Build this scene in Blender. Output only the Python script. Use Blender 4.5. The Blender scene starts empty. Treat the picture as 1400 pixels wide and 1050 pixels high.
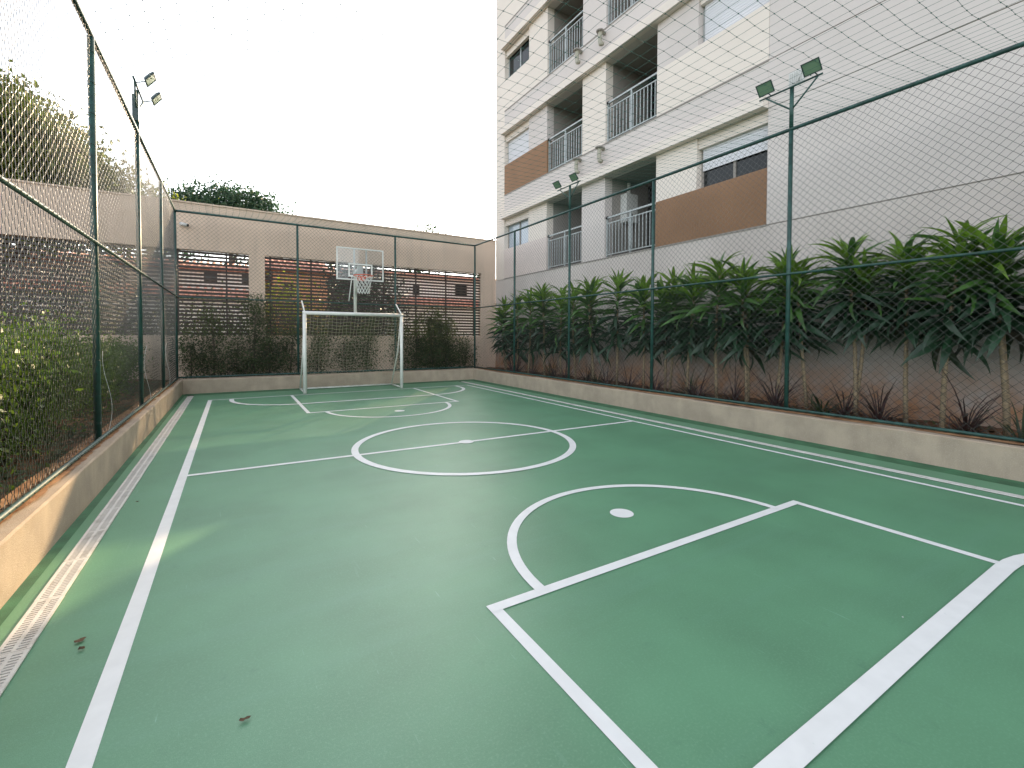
import bpy, math, random
import numpy as np
from mathutils import Matrix, Vector, Euler
R_ = math.radians
random.seed(7); rng = np.random.default_rng(7)
scene = bpy.context.scene
COL = scene.collection

# ------------------------------------------------------------------ camera
H_CAM = 1.448; PITCH = 0.0246; YAW = 0.5469; ROLL = 0.0035; F_PX = 625.05; PY = 473.97
_f = np.array([math.sin(YAW)*math.cos(PITCH), math.cos(YAW)*math.cos(PITCH), -math.sin(PITCH)])
_r = np.array([math.cos(YAW), -math.sin(YAW), 0.0]); _u = np.cross(_r, _f)
_c, _s = math.cos(ROLL), math.sin(ROLL)
CR, CU = _c*_r + _s*_u, -_s*_r + _c*_u
cam_d = bpy.data.cameras.new('camera'); cam = bpy.data.objects.new('camera', cam_d); COL.objects.link(cam)
cam_d.sensor_width = 36; cam_d.lens = F_PX/1400*36; cam_d.shift_y = (PY-525)/1400
cam_d.clip_start = 0.05; cam_d.clip_end = 2000
cam.matrix_world = Matrix(((CR[0], CU[0], -_f[0], 0), (CR[1], CU[1], -_f[1], 0), (CR[2], CU[2], -_f[2], H_CAM), (0, 0, 0, 1)))
scene.camera = cam

def on(u, v, ax, val):
    """world point on the plane axis==val seen at photo pixel (u, v)"""
    d = CR*((u-700)/F_PX) + CU*(-(v-PY)/F_PX) + _f
    o = np.array([0, 0, H_CAM]); t = (val-o[ax])/d[ax]
    return o + t*d

# ------------------------------------------------------------------ sky, sun, exposure
SUN_AZ, SUN_EL = R_(38.1), R_(20.0)          # azimuth from +Y towards +X
world = bpy.data.worlds.new('World'); scene.world = world; world.use_nodes = True
wn = world.node_tree.nodes; wl = world.node_tree.links
bg = wn['Background']
sky = wn.new('ShaderNodeTexSky'); sky.sky_type = 'NISHITA'; sky.sun_disc = False
sky.sun_elevation = SUN_EL; sky.sun_rotation = SUN_AZ
sky.air_density = 1.0; sky.dust_density = 3.0; sky.ozone_density = 1.0; sky.altitude = 700
hs = wn.new('ShaderNodeHueSaturation'); hs.inputs['Saturation'].default_value = 0.36
tint = wn.new('ShaderNodeMix'); tint.data_type = 'RGBA'; tint.blend_type = 'MULTIPLY'; tint.inputs['Factor'].default_value = 1
tint.inputs['B'].default_value = (1.0, 0.985, 0.955, 1)      # warm tint added over the sky to warm its light
wl.new(sky.outputs[0], hs.inputs['Color']); wl.new(hs.outputs[0], tint.inputs['A']); wl.new(tint.outputs['Result'], bg.inputs['Color'])
bg.inputs['Strength'].default_value = 0.15
sd = bpy.data.lights.new('sun', 'SUN'); sd.energy = 2.1; sd.angle = R_(0.6); sd.color = (1.0, 0.72, 0.42)
sun = bpy.data.objects.new('sun', sd); COL.objects.link(sun)
sdir = Vector((math.sin(SUN_AZ)*math.cos(SUN_EL), math.cos(SUN_AZ)*math.cos(SUN_EL), math.sin(SUN_EL)))
sun.rotation_euler = sdir.to_track_quat('Z', 'Y').to_euler(); sun.location = sdir*60
scene.view_settings.view_transform = 'Standard'; scene.view_settings.look = 'None'
scene.view_settings.exposure = 2.05; scene.view_settings.gamma = 1.0

# ------------------------------------------------------------------ material helpers
MATS = {}
def mat(name, col, rough=0.6, var=0.0, scale=6.0, bump=0.0, bscale=60.0, metal=0.0, spec=0.5, trans=0.0,
        transl=0.0, col2=None, stretch=(1, 1, 1), fac=(0.35, 0.65), coat=0.0):
    m = bpy.data.materials.new(name); m.use_nodes = True
    n = m.node_tree.nodes; l = m.node_tree.links; p = n['Principled BSDF']
    p.inputs['Base Color'].default_value = (*col, 1); p.inputs['Roughness'].default_value = rough
    p.inputs['Metallic'].default_value = metal; p.inputs['Specular IOR Level'].default_value = spec
    p.inputs['Transmission Weight'].default_value = trans; p.inputs['Coat Weight'].default_value = coat
    tc = n.new('ShaderNodeTexCoord'); geo = n.new('ShaderNodeNewGeometry')
    mp = n.new('ShaderNodeMapping'); mp.inputs['Scale'].default_value = stretch
    l.new(geo.outputs['Position'], mp.inputs['Vector'])
    cout = None
    if var or col2:
        nz = n.new('ShaderNodeTexNoise'); nz.inputs['Scale'].default_value = scale; nz.inputs['Detail'].default_value = 6
        l.new(mp.outputs[0], nz.inputs['Vector'])
        rp = n.new('ShaderNodeValToRGB')
        a = col if col2 else tuple(c*(1-var) for c in col); b = col2 if col2 else tuple(min(1, c*(1+var)) for c in col)
        rp.color_ramp.elements[0].color = (*a, 1); rp.color_ramp.elements[1].color = (*b, 1)
        rp.color_ramp.elements[0].position = fac[0]; rp.color_ramp.elements[1].position = fac[1]
        l.new(nz.outputs['Fac'], rp.inputs[0]); cout = rp.outputs[0]
        l.new(cout, p.inputs['Base Color'])
    if bump:
        nb = n.new('ShaderNodeTexNoise'); nb.inputs['Scale'].default_value = bscale; nb.inputs['Detail'].default_value = 5
        l.new(geo.outputs['Position'], nb.inputs['Vector'])
        bp = n.new('ShaderNodeBump'); bp.inputs['Strength'].default_value = bump; bp.inputs['Distance'].default_value = 0.01
        l.new(nb.outputs['Fac'], bp.inputs['Height']); l.new(bp.outputs[0], p.inputs['Normal'])
    if transl:
        tl = n.new('ShaderNodeBsdfTranslucent'); mx = n.new('ShaderNodeMixShader'); mx.inputs[0].default_value = transl
        if cout: l.new(cout, tl.inputs['Color'])
        else: tl.inputs['Color'].default_value = (*col, 1)
        l.new(p.outputs[0], mx.inputs[1]); l.new(tl.outputs[0], mx.inputs[2])
        l.new(mx.outputs[0], n['Material Output'].inputs['Surface'])
    MATS[name] = m
    return m

def overlay(m, col, scale, lo, hi, stretch=(1, 1, 1), amount=1.0, zband=None, rot=0.0):
    """mix a second colour over a material by noise (stains, wear); zband=(z0,z1) keeps it low on a wall"""
    n = m.node_tree.nodes; l = m.node_tree.links; p = n['Principled BSDF']
    geo = n.new('ShaderNodeNewGeometry'); mp = n.new('ShaderNodeMapping'); mp.inputs['Scale'].default_value = stretch
    mp.inputs['Rotation'].default_value = (0, 0, rot)
    l.new(geo.outputs['Position'], mp.inputs['Vector'])
    nz = n.new('ShaderNodeTexNoise'); nz.inputs['Scale'].default_value = scale; nz.inputs['Detail'].default_value = 8
    nz.inputs['Roughness'].default_value = 0.65
    l.new(mp.outputs[0], nz.inputs['Vector'])
    mr = n.new('ShaderNodeMapRange'); mr.inputs['From Min'].default_value = lo; mr.inputs['From Max'].default_value = hi
    mr.inputs['To Max'].default_value = amount
    l.new(nz.outputs['Fac'], mr.inputs['Value']); f = mr.outputs[0]
    if zband:
        sx = n.new('ShaderNodeSeparateXYZ'); l.new(geo.outputs['Position'], sx.inputs[0])
        ad = n.new('ShaderNodeMath'); ad.operation = 'MULTIPLY_ADD'; ad.inputs[1].default_value = -0.5; ad.inputs[2].default_value = 0.25
        l.new(nz.outputs['Fac'], ad.inputs[0])
        ad2 = n.new('ShaderNodeMath'); l.new(ad.outputs[0], ad2.inputs[0]); l.new(sx.outputs['Z'], ad2.inputs[1])
        zr = n.new('ShaderNodeMapRange'); zr.inputs['From Min'].default_value = zband[1]; zr.inputs['From Max'].default_value = zband[0]
        l.new(ad2.outputs[0], zr.inputs['Value'])
        mu = n.new('ShaderNodeMath'); mu.operation = 'MULTIPLY'; l.new(f, mu.inputs[0]); l.new(zr.outputs[0], mu.inputs[1]); f = mu.outputs[0]
    mx = n.new('ShaderNodeMix'); mx.data_type = 'RGBA'
    src = p.inputs['Base Color'].links
    if src: l.new(src[0].from_socket, mx.inputs['A'])
    else: mx.inputs['A'].default_value = p.inputs['Base Color'].default_value
    mx.inputs['B'].default_value = (*col, 1); l.new(f, mx.inputs['Factor'])
    l.new(mx.outputs['Result'], p.inputs['Base Color'])
    return m

GREEN = mat('court_paint', (0.100, 0.268, 0.148), 0.46, var=0.10, scale=1.3, bump=0.12, bscale=260, spec=0.7)
overlay(GREEN, (0.125, 0.30, 0.2), 1.0, 0.5, 0.75, (0.35, 3.0, 1), 0.45)
overlay(GREEN, (0.16, 0.33, 0.23), 2.2, 0.66, 0.74, (6.0, 0.5, 1), 0.5)
overlay(GREEN, (0.05, 0.16, 0.10), 7.0, 0.62, 0.8, (1, 1, 1), 0.5)
overlay(GREEN, (0.16, 0.35, 0.22), 95, 0.50, 0.68, (1, 1, 1), 0.5)
overlay(GREEN, (0.055, 0.18, 0.11), 90, 0.58, 0.75, (1, 1, 1), 0.35)
overlay(GREEN, (0.22, 0.42, 0.31), 1.6, 0.675, 0.70, (26, 1.2, 1), 0.6, rot=0.6)
overlay(GREEN, (0.22, 0.42, 0.31), 1.6, 0.68, 0.705, (30, 1.4, 1), 0.6, rot=-0.9)
DGREEN = mat('border_paint', (0.035, 0.14, 0.065), 0.6, var=0.25, scale=5, bump=0.2, bscale=150)
WHITEP = mat('line_paint', (0.80, 0.81, 0.80), 0.5, var=0.03, scale=9, bump=0.08, bscale=260)
overlay(WHITEP, (0.45, 0.55, 0.5), 22, 0.66, 0.8, (1, 1, 1), 0.45)
STUCCO = mat('kerb_stucco', (0.41, 0.335, 0.255), 0.85, var=0.12, scale=3.5, bump=0.55, bscale=170)
overlay(STUCCO, (0.32, 0.265, 0.205), 3.0, 0.5, 0.75, (2.2, 2.2, 0.35), 0.6)
overlay(STUCCO, (0.56, 0.48, 0.39), 110, 0.52, 0.68, (1, 1, 1), 0.6)
overlay(STUCCO, (0.22, 0.19, 0.16), 75, 0.60, 0.74, (1, 1, 1), 0.6)
overlay(STUCCO, (0.48, 0.27, 0.13), 5.0, 0.35, 0.65, (1, 1, 1), 0.75, zband=(0.55, 0.27))
STUCCO.node_tree.nodes  # kept simple
FENCE = mat('fence_paint', (0.018, 0.065, 0.055), 0.42, var=0.3, scale=9, bump=0.1, bscale=90)
WIRE = mat('wire_coating', (0.050, 0.056, 0.050), 0.27, spec=0.8)
NETM = mat('net_cord', (0.03, 0.11, 0.085), 0.7)
WALLB = mat('far_wall_paint', (0.68, 0.525, 0.41), 0.85, var=0.05, scale=1.2, bump=0.25, bscale=120)
overlay(WALLB, (0.33, 0.28, 0.24), 1.6, 0.52, 0.78, (3, 3, 0.3), 0.4)
SLAT = mat('slat_wood', (0.035, 0.022, 0.018), 0.55, var=0.3, scale=12, stretch=(1, 6, 6))
CREAM = mat('facade_cream', (0.77, 0.69, 0.62), 0.8, var=0.025, scale=0.8, bump=0.15, bscale=140)
GREYP = mat('facade_grey', (0.64, 0.58, 0.55), 0.8, var=0.03, scale=0.6, bump=0.18, bscale=140)
overlay(GREYP, (0.56, 0.51, 0.48), 1.0, 0.5, 0.8, (2, 2, 0.25), 0.35)
BASEW = mat('facade_base', (0.61, 0.55, 0.515), 0.85, var=0.06, scale=0.9, bump=0.3, bscale=120)
overlay(BASEW, (0.40, 0.19, 0.085), 2.6, 0.25, 0.6, (1, 1, 1), 0.85, zband=(0.45, 1.15))
BASEBAND = mat('facade_base_band', (0.36, 0.325, 0.30), 0.85, var=0.1, scale=1.2, bump=0.35, bscale=120)  # darker taupe tone for the lower part of the base wall
overlay(BASEBAND, (0.36, 0.17, 0.075), 2.6, 0.25, 0.6, (1, 1, 1), 0.9, zband=(0.45, 1.15))
PINK = mat('facade_pink', (0.70, 0.60, 0.555), 0.8, var=0.02, scale=0.8, bump=0.1, bscale=140)
BROWN = mat('facade_brown', (0.27, 0.145, 0.075), 0.75, var=0.06, scale=1.5, bump=0.15, bscale=140)
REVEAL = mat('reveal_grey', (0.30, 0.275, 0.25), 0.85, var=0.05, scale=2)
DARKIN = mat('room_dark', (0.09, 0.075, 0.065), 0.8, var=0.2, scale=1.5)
GLASSD = mat('dark_glass', (0.012, 0.015, 0.016), 0.08, spec=0.35)
GLASSL = mat('sky_glass', (0.42, 0.48, 0.55), 0.08, spec=0.8)
BLIND = mat('shutter_white', (0.70, 0.70, 0.73), 0.6, var=0.02, scale=2)
ALU = mat('railing_grey', (0.42, 0.45, 0.45), 0.4, metal=0.2, var=0.1, scale=5)
FRAMED = mat('frame_dark', (0.05, 0.05, 0.05), 0.45)
PIPE = mat('pipe_cream', (0.36, 0.34, 0.27), 0.6, var=0.1, scale=6)
GOALW = mat('goal_white', (0.76, 0.76, 0.72), 0.4, var=0.06, scale=7)
CORD = mat('goal_cord', (0.40, 0.37, 0.27), 0.8)
RED = mat('rim_orange', (0.62, 0.09, 0.03), 0.4)
ACRYL = mat('clear_board', (0.86, 0.90, 0.92), 0.04, trans=1.0)
GRATE = mat('grate_white', (0.66, 0.645, 0.61), 0.5, var=0.06, scale=5)
overlay(GRATE, (0.33, 0.30, 0.25), 9, 0.52, 0.75, (1, 1, 1), 0.6)
SLOT = mat('drain_dark', (0.10, 0.09, 0.08), 0.9)
SOIL = mat('bed_soil', (0.10, 0.052, 0.028), 0.95, col2=(0.24, 0.11, 0.05), scale=3.5, bump=0.8, bscale=40)
ORSOIL = mat('washed_soil', (0.22, 0.10, 0.04), 0.95, col2=(0.42, 0.23, 0.11), scale=9, bump=0.8, bscale=70)
GROUND = mat('ground_earth', (0.10, 0.085, 0.055), 0.95, col2=(0.06, 0.09, 0.03), scale=0.7, bump=0.6, bscale=25)
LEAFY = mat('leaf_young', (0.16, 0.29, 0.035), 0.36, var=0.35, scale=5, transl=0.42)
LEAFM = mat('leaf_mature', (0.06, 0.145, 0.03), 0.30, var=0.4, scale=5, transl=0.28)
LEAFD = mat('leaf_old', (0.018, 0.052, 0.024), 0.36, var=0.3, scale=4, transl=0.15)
CANE = mat('cane_bark', (0.25, 0.19, 0.12), 0.9, var=0.3, scale=14, stretch=(1, 1, 4), bump=0.6, bscale=90)
BARK = mat('tree_bark', (0.10, 0.075, 0.055), 0.9, var=0.3, scale=7, bump=0.6, bscale=40)
TUFT = mat('strap_purple', (0.060, 0.032, 0.032), 0.55, var=0.4, scale=6, transl=0.15)
TUFTG = mat('strap_green', (0.035, 0.055, 0.022), 0.5, var=0.4, scale=6, transl=0.15)
DRY = mat('dry_leaf', (0.10, 0.06, 0.03), 0.8, var=0.5, scale=20)
TREEL = mat('tree_leaf', (0.095, 0.125, 0.02), 0.5, var=0.5, scale=1.3, transl=0.35)
TREEL2 = mat('tree_leaf_far', (0.035, 0.085, 0.035), 0.5, var=0.35, scale=1.2, transl=0.35)
SHRUBL = mat('shrub_leaf', (0.055, 0.080, 0.024), 0.5, var=0.4, scale=3, transl=0.35)
HEDGEL = mat('hedge_leaf', (0.10, 0.165, 0.022), 0.45, var=0.45, scale=3, transl=0.42)
YLEAF = mat('yellow_green_leaf', (0.22, 0.26, 0.02), 0.5, var=0.3, scale=3, transl=0.5)
HOUSEW = mat('house_white', (0.80, 0.78, 0.75), 0.85, var=0.04, scale=1)
HOUSEO = mat('house_orange', (0.62, 0.30, 0.16), 0.85, var=0.06, scale=1)
TILE = mat('roof_tile', (0.56, 0.27, 0.19), 0.8, var=0.3, scale=4)
DKHOUSE = mat('house_dark', (0.05, 0.035, 0.03), 0.85, var=0.2, scale=2)
LAMPG = mat('lamp_glass', (0.16, 0.25, 0.16), 0.15, spec=0.7)
LAMPH = mat('lamp_housing', (0.02, 0.045, 0.045), 0.4)
LAMPW = mat('lamp_fins', (0.62, 0.62, 0.60), 0.5)
BLACK = mat('black_rubber', (0.012, 0.012, 0.012), 0.5)
WCABLE = mat('white_cable', (0.6, 0.6, 0.58), 0.5)

# ------------------------------------------------------------------ mesh helpers
W = {}                                             # world origin of every thing and part
class MB:
    def __init__(s): s.v = []; s.f = []; s.smooth = False
    def box(s, x0, x1, y0, y1, z0, z1):
        b = len(s.v)
        s.v += [(x0, y0, z0), (x1, y0, z0), (x1, y1, z0), (x0, y1, z0), (x0, y0, z1), (x1, y0, z1), (x1, y1, z1), (x0, y1, z1)]
        s.f += [tuple(b+i for i in q) for q in ((0, 3, 2, 1), (4, 5, 6, 7), (0, 1, 5, 4), (1, 2, 6, 5), (2, 3, 7, 6), (3, 0, 4, 7))]
        return s
    def quad(s, a, b, c, d):
        n = len(s.v); s.v += [tuple(a), tuple(b), tuple(c), tuple(d)]; s.f.append((n, n+1, n+2, n+3)); return s
    def tube(s, pts, r, n=8, cap=True):
        pts = [Vector(p) for p in pts]; k = len(pts); rs = r if isinstance(r, (list, tuple)) else [r]*k
        b = len(s.v); ref = Vector((0.31, 0.17, 0.93))
        d0 = (pts[-1]-pts[0]).normalized()
        if abs(d0.dot(ref)) > 0.9: ref = Vector((1, 0.1, 0.05))
        for i, p in enumerate(pts):
            t = (pts[min(i+1, k-1)]-pts[max(i-1, 0)])
            t = t.normalized() if t.length > 1e-9 else d0
            a = t.cross(ref).normalized(); c = t.cross(a)
            for j in range(n):
                th = 2*math.pi*j/n; s.v.append(tuple(p+(a*math.cos(th)+c*math.sin(th))*rs[i]))
        for i in range(k-1):
            for j in range(n):
                j2 = (j+1) % n; s.f.append((b+i*n+j, b+i*n+j2, b+(i+1)*n+j2, b+(i+1)*n+j))
        if cap:
            s.f.append(tuple(b+j for j in range(n))[::-1]); s.f.append(tuple(b+(k-1)*n+j for j in range(n)))
        s.smooth = True
        return s
    def build(s, name, m, parent=None, **props):
        return link_mesh(name, np.array(s.v, float), s.f, m, parent, s.smooth, **props)

def mesh_np(name, V, Fq, m, smooth=False):
    me = bpy.data.meshes.new(name)
    if isinstance(Fq, np.ndarray):
        k = Fq.shape[1]; me.vertices.add(len(V)); me.vertices.foreach_set('co', np.ascontiguousarray(V, dtype=np.float32).ravel())
        me.loops.add(Fq.size); me.loops.foreach_set('vertex_index', np.ascontiguousarray(Fq, dtype=np.int32).ravel())
        me.polygons.add(len(Fq)); me.polygons.foreach_set('loop_start', np.arange(0, Fq.size, k, dtype=np.int32))
        me.update(calc_edges=True)
    else:
        me.from_pydata([tuple(v) for v in V], [], Fq)
    if smooth: me.polygons.foreach_set('use_smooth', np.ones(len(me.polygons), dtype=bool))
    if m: me.materials.append(m)
    return me

def put(o, parent=None, origin=None, **props):
    COL.objects.link(o)
    if parent is not None:
        o.parent = parent
    for k, v in props.items(): o[k] = v
    return o

def link_mesh(name, V, Fq, m, parent=None, smooth=False, **props):
    if parent is not None: org = W[parent.name]
    else:
        lo, hi = V.min(0), V.max(0); org = np.array([(lo[0]+hi[0])/2, (lo[1]+hi[1])/2, lo[2]])
    me = mesh_np(name, V-org, Fq, m, smooth)
    o = bpy.data.objects.new(name, me)
    put(o, parent, **props)
    if parent is None: o.location = org
    W[o.name] = org
    return o

def thing(name, label, cat, loc, group=None):
    o = bpy.data.objects.new(name, None); o.empty_display_size = 0.2; put(o, None)
    o.location = loc; W[o.name] = np.array(loc, float)
    o['label'] = label; o['category'] = cat
    if group: o['group'] = group
    return o

def inst(name, me, parent, loc, rot=None, scale=None):
    """a piece that shares mesh data; loc in world space, parent unrotated"""
    o = bpy.data.objects.new(name, me); COL.objects.link(o); o.parent = parent
    L = np.array(loc, float)-W[parent.name]; o.location = L
    if rot is not None: o.rotation_euler = rot
    if scale is not None: o.scale = scale
    W[o.name] = np.array(loc, float)
    return o

def box_mesh(name, sx, sy, sz, m, bev=0.0):
    b = MB().box(-sx/2, sx/2, -sy/2, sy/2, -sz/2, sz/2)
    return mesh_np(name, np.array(b.v), b.f, m)

# ------------------------------------------------------------------ measured layout (metres)
CLX, CRX, CFY, CH = -1.062, 6.727, 13.478, 0.341      # inner faces of the low walls, height
FLX, FRX, FFY = -1.197, 6.960, 13.85                  # fence planes
FZ0, FZM, FZ1 = 0.385, 2.36, 4.46                     # fence rails
YN = -2.6                                             # everything stops behind the camera
XB, YB1 = 8.25, 14.718                                 # apartment face and its corner
YW, HW = 14.72, 4.885                                   # far boundary wall

# ------------------------------------------------------------------ ground and court
gp = MB(); gp.quad((-400, -400, -0.06), (400, -400, -0.06), (400, 400, -0.06), (-400, 400, -0.06))
gp.build('ground', GROUND, kind='structure')
cf = MB().box(CLX-0.15, CRX+0.15, YN-1.5, CFY+0.15, -0.05, 0.0)
court = cf.build('court_floor', GREEN, kind='structure')

def strip(pts, w, z, name, m, parent):
    """flat painted line along a polyline"""
    P = [Vector((p[0], p[1], 0)) for p in pts]; b = MB(); k = len(P)
    closed = (P[0]-P[-1]).length < 1e-6
    for i, p in enumerate(P):
        if closed: t = P[(i+1) % (k-1)]-P[(i-1) % (k-1)]
        else: t = P[min(i+1, k-1)]-P[max(i-1, 0)]
        nrm = Vector((-t.y, t.x, 0)).normalized()*w/2
        a, c = p+nrm, p-nrm; b.v += [(a.x, a.y, z), (c.x, c.y, z)]
    b.f = [(2*i, 2*i+1, 2*i+3, 2*i+2) for i in range(k-1)]
    # normals up
    b.f = [q if (Vector(b.v[q[1]])-Vector(b.v[q[0]])).cross(Vector(b.v[q[2]])-Vector(b.v[q[1]])).z > 0 else q[::-1] for q in b.f]
    return b.build(name, m, parent)
def arc(cx, cy, r, a0, a1, n=48): return [(cx+r*math.cos(R_(a0+(a1-a0)*i/n)), cy+r*math.sin(R_(a0+(a1-a0)*i/n))) for i in range(n+1)]
def disc(cx, cy, r, z, name, m, parent, n=28):
    b = MB(); b.v = [(cx+r*math.cos(2*math.pi*i/n), cy+r*math.sin(2*math.pi*i/n), z) for i in range(n)]; b.f = [tuple(range(n))]
    return b.build(name, m, parent)

XL, XR, YF, YNB, YC = -0.455, 5.775, 11.99, -0.77, 5.53
KX0, KX1, CX = 1.168, 4.170, 2.67
strip([(CLX+0.028, YN-1), (CLX+0.028, CFY)], 0.066, 0.0012, 'border_strip', DGREEN, court)
strip([(CRX-0.14, YN-1), (CRX-0.14, CFY)], 0.28, 0.0012, 'border_strip', DGREEN, court)
strip([(CLX+0.06, CFY-0.2), (CRX-0.28, CFY-0.2)], 0.40, 0.0022, 'border_strip', DGREEN, court)
Z1, Z2, Z3 = 0.0032, 0.0044, 0.0056
strip([(XL, YNB), (XL, YF+0.03)], 0.076, Z1, 'sideline', WHITEP, court)
strip([(XR, YNB), (XR, YF+0.03)], 0.062, Z1, 'sideline', WHITEP, court)
strip([(XL-0.038, YF), (XR+0.031, YF)], 0.06, Z2, 'baseline', WHITEP, court)
strip([(XL-0.038, YNB), (XR+0.031, YNB)], 0.06, Z2, 'baseline', WHITEP, court)
strip([(XL-0.03, YC+0.16), (CX, YC+0.055), (XR+0.02, YC)], 0.066, Z2, 'centre_line', WHITEP, court)
strip(arc(CX, YC+0.03, 1.425, 0, 360, 96), 0.085, Z3, 'centre_circle', WHITEP, court)
disc(CX+0.01, YC+0.055, 0.10, Z3+0.0012, 'centre_spot', WHITEP, court)
for ky, sgn, yb in ((2.088, 1, YNB), (9.134, -1, YF)):
    ys = yb if sgn < 0 else 0.79
    strip([(KX0, ys), (KX0, ky+sgn*0.03)], 0.064, Z1, 'key_line', WHITEP, court)
    strip([(KX1, ys), (KX1, ky+sgn*0.03)], 0.064, Z1, 'key_line', WHITEP, court)
    strip([(KX0-0.032, ky), (KX1+0.032, ky)], 0.068, Z2, 'free_throw_line', WHITEP, court)
    strip(arc(CX+0.01, ky, 1.2, 0, sgn*180), 0.068, Z3, 'free_throw_arc', WHITEP, court)
    disc(2.69, ky+sgn*0.60, 0.095, Z1, 'penalty_spot', WHITEP, court)
    d = 1.58; r = 1.28; yg = yb+sgn*d
    pts = [(CX+2.72, yb)]+[(CX+2.72-r+r*math.cos(R_(a)), yg-sgn*r+sgn*r*math.sin(R_(a))) for a in range(0, 91, 6)]
    pts += [(CX-2.72+r-r*math.cos(R_(a)), yg-sgn*r+sgn*r*math.sin(R_(a))) for a in range(90, -1, -6)]+[(CX-2.72, yb)]
    strip(pts, 0.088, Z3+0.0012, 'goal_area_line', WHITEP, court)

# ------------------------------------------------------------------ drain channels along both sides
def drain(xc, w, label):
    t = thing('drain_channel', label, 'drain', (xc, (YN+CFY)/2, 0.0))
    MB().box(xc-w/2+0.004, xc+w/2-0.004, YN, CFY-0.35, 0.001, 0.0035).build('channel_bed', SLOT, t)
    Ls = 0.5; b = MB(); h0, h1 = 0.005, 0.013
    for a, c in ((-w/2, -w/2+0.016), (-0.008, 0.008), (w/2-0.016, w/2)): b.box(a, c, 0, Ls-0.004, h0, h1)
    p = 0.0225; k = int(Ls/p)
    for i in range(k+1):
        y0 = min(i*p, Ls-0.014)
        b.box(-w/2+0.016, -0.008, y0, y0+0.0115, h0, h1-0.001); b.box(0.008, w/2-0.016, y0, y0+0.0115, h0, h1-0.001)
    me = mesh_np('grate', np.array(b.v), b.f, GRATE)
    y = YN
    while y < CFY-0.4-Ls:
        inst('grate', me, t, (xc+random.uniform(-1, 1)*0.0015, y, random.uniform(0, 0.0012))); y += Ls
drain(-0.868, 0.120, 'white slotted drain grating beside the left sunlit low wall')
drain(6.045, 0.085, 'pale slotted drain grating beside the low wall under the dracaenas')

# ------------------------------------------------------------------ low walls
def low_wall(x0, x1, y0, y1, label):
    # slightly uneven rendered wall, sheet subdivided, bevelled top edge
    nx = max(2, int((x1-x0)/0.25)); ny = max(2, int((y1-y0)/0.25)); V = []; Fc = []
    b = MB(); along_y = (y1-y0) > (x1-x0); n = ny if along_y else nx
    prof = [(0, -0.06), (0, CH-0.012), (0.012, CH), (0.5, CH+0.004), (1-0.012, CH), (1, CH-0.012), (1, -0.06)]
    L = y1-y0 if along_y else x1-x0; T = x1-x0 if along_y else y1-y0
    for i in range(n+1):
        s = L*i/n
        for (q, z) in prof:
            off = T*0.5 if q == 0.5 else (q*1.0 if q < 0.5 else T-(1-q))
            dz = 0.004*math.sin(s*1.7)+0.003*math.sin(s*4.1+1); dn = 0.003*math.sin(s*2.3+q)
            a, c = off+dn, s
            V.append((x0+a, y0+c, z+(dz if z > 0 else 0)) if along_y else (x0+c, y0+a, z+(dz if z > 0 else 0)))
    k = len(prof)
    for i in range(n):
        for j in range(k-1): Fc.append((i*k+j, i*k+j+1, (i+1)*k+j+1, (i+1)*k+j))
    Fc.append(tuple(range(k))); Fc.append(tuple(n*k+j for j in range(k))[::-1])
    return link_mesh('low_wall', np.array(V), Fc, STUCCO, None, label=label, category='wall')
lw = low_wall(CLX-0.26, CLX, YN, CFY+0.5, 'low rendered wall with a sunlit near end and soil along its top')
rw = low_wall(CRX, CRX+0.33, YN, CFY+0.5, 'low rendered wall edging the dracaena bed below the apartments')
low_wall(CLX+0.003, CRX-0.003, CFY, CFY+0.45, 'low rendered wall behind the football goal')

def soil_film(parent, xa, xb, jag, seed):
    # thin washed-out soil spilling over the wall top, ragged edge towards xb
    g = random.Random(seed); b = MB(); n = 330; e = 0.0
    for i in range(n+1):
        y = YN+0.02+(CFY-YN-0.1)*i/n; e = 0.8*e+g.uniform(-1, 1)*jag; z = CH+0.011+0.004*math.sin(y*1.7)+0.003*math.sin(y*4.1+1)
        b.v += [(xa, y, z+0.008), (xb+e*(1 if xb > xa else -1), y, z)]
    b.f = [(2*i, 2*i+1, 2*i+3, 2*i+2) for i in range(n)]
    b.build('soil_film', ORSOIL, parent)
soil_film(lw, CLX-0.25, CLX-0.075, 0.012, 4); soil_film(rw, CRX+0.32, CRX+0.10, 0.012, 5)

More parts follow.
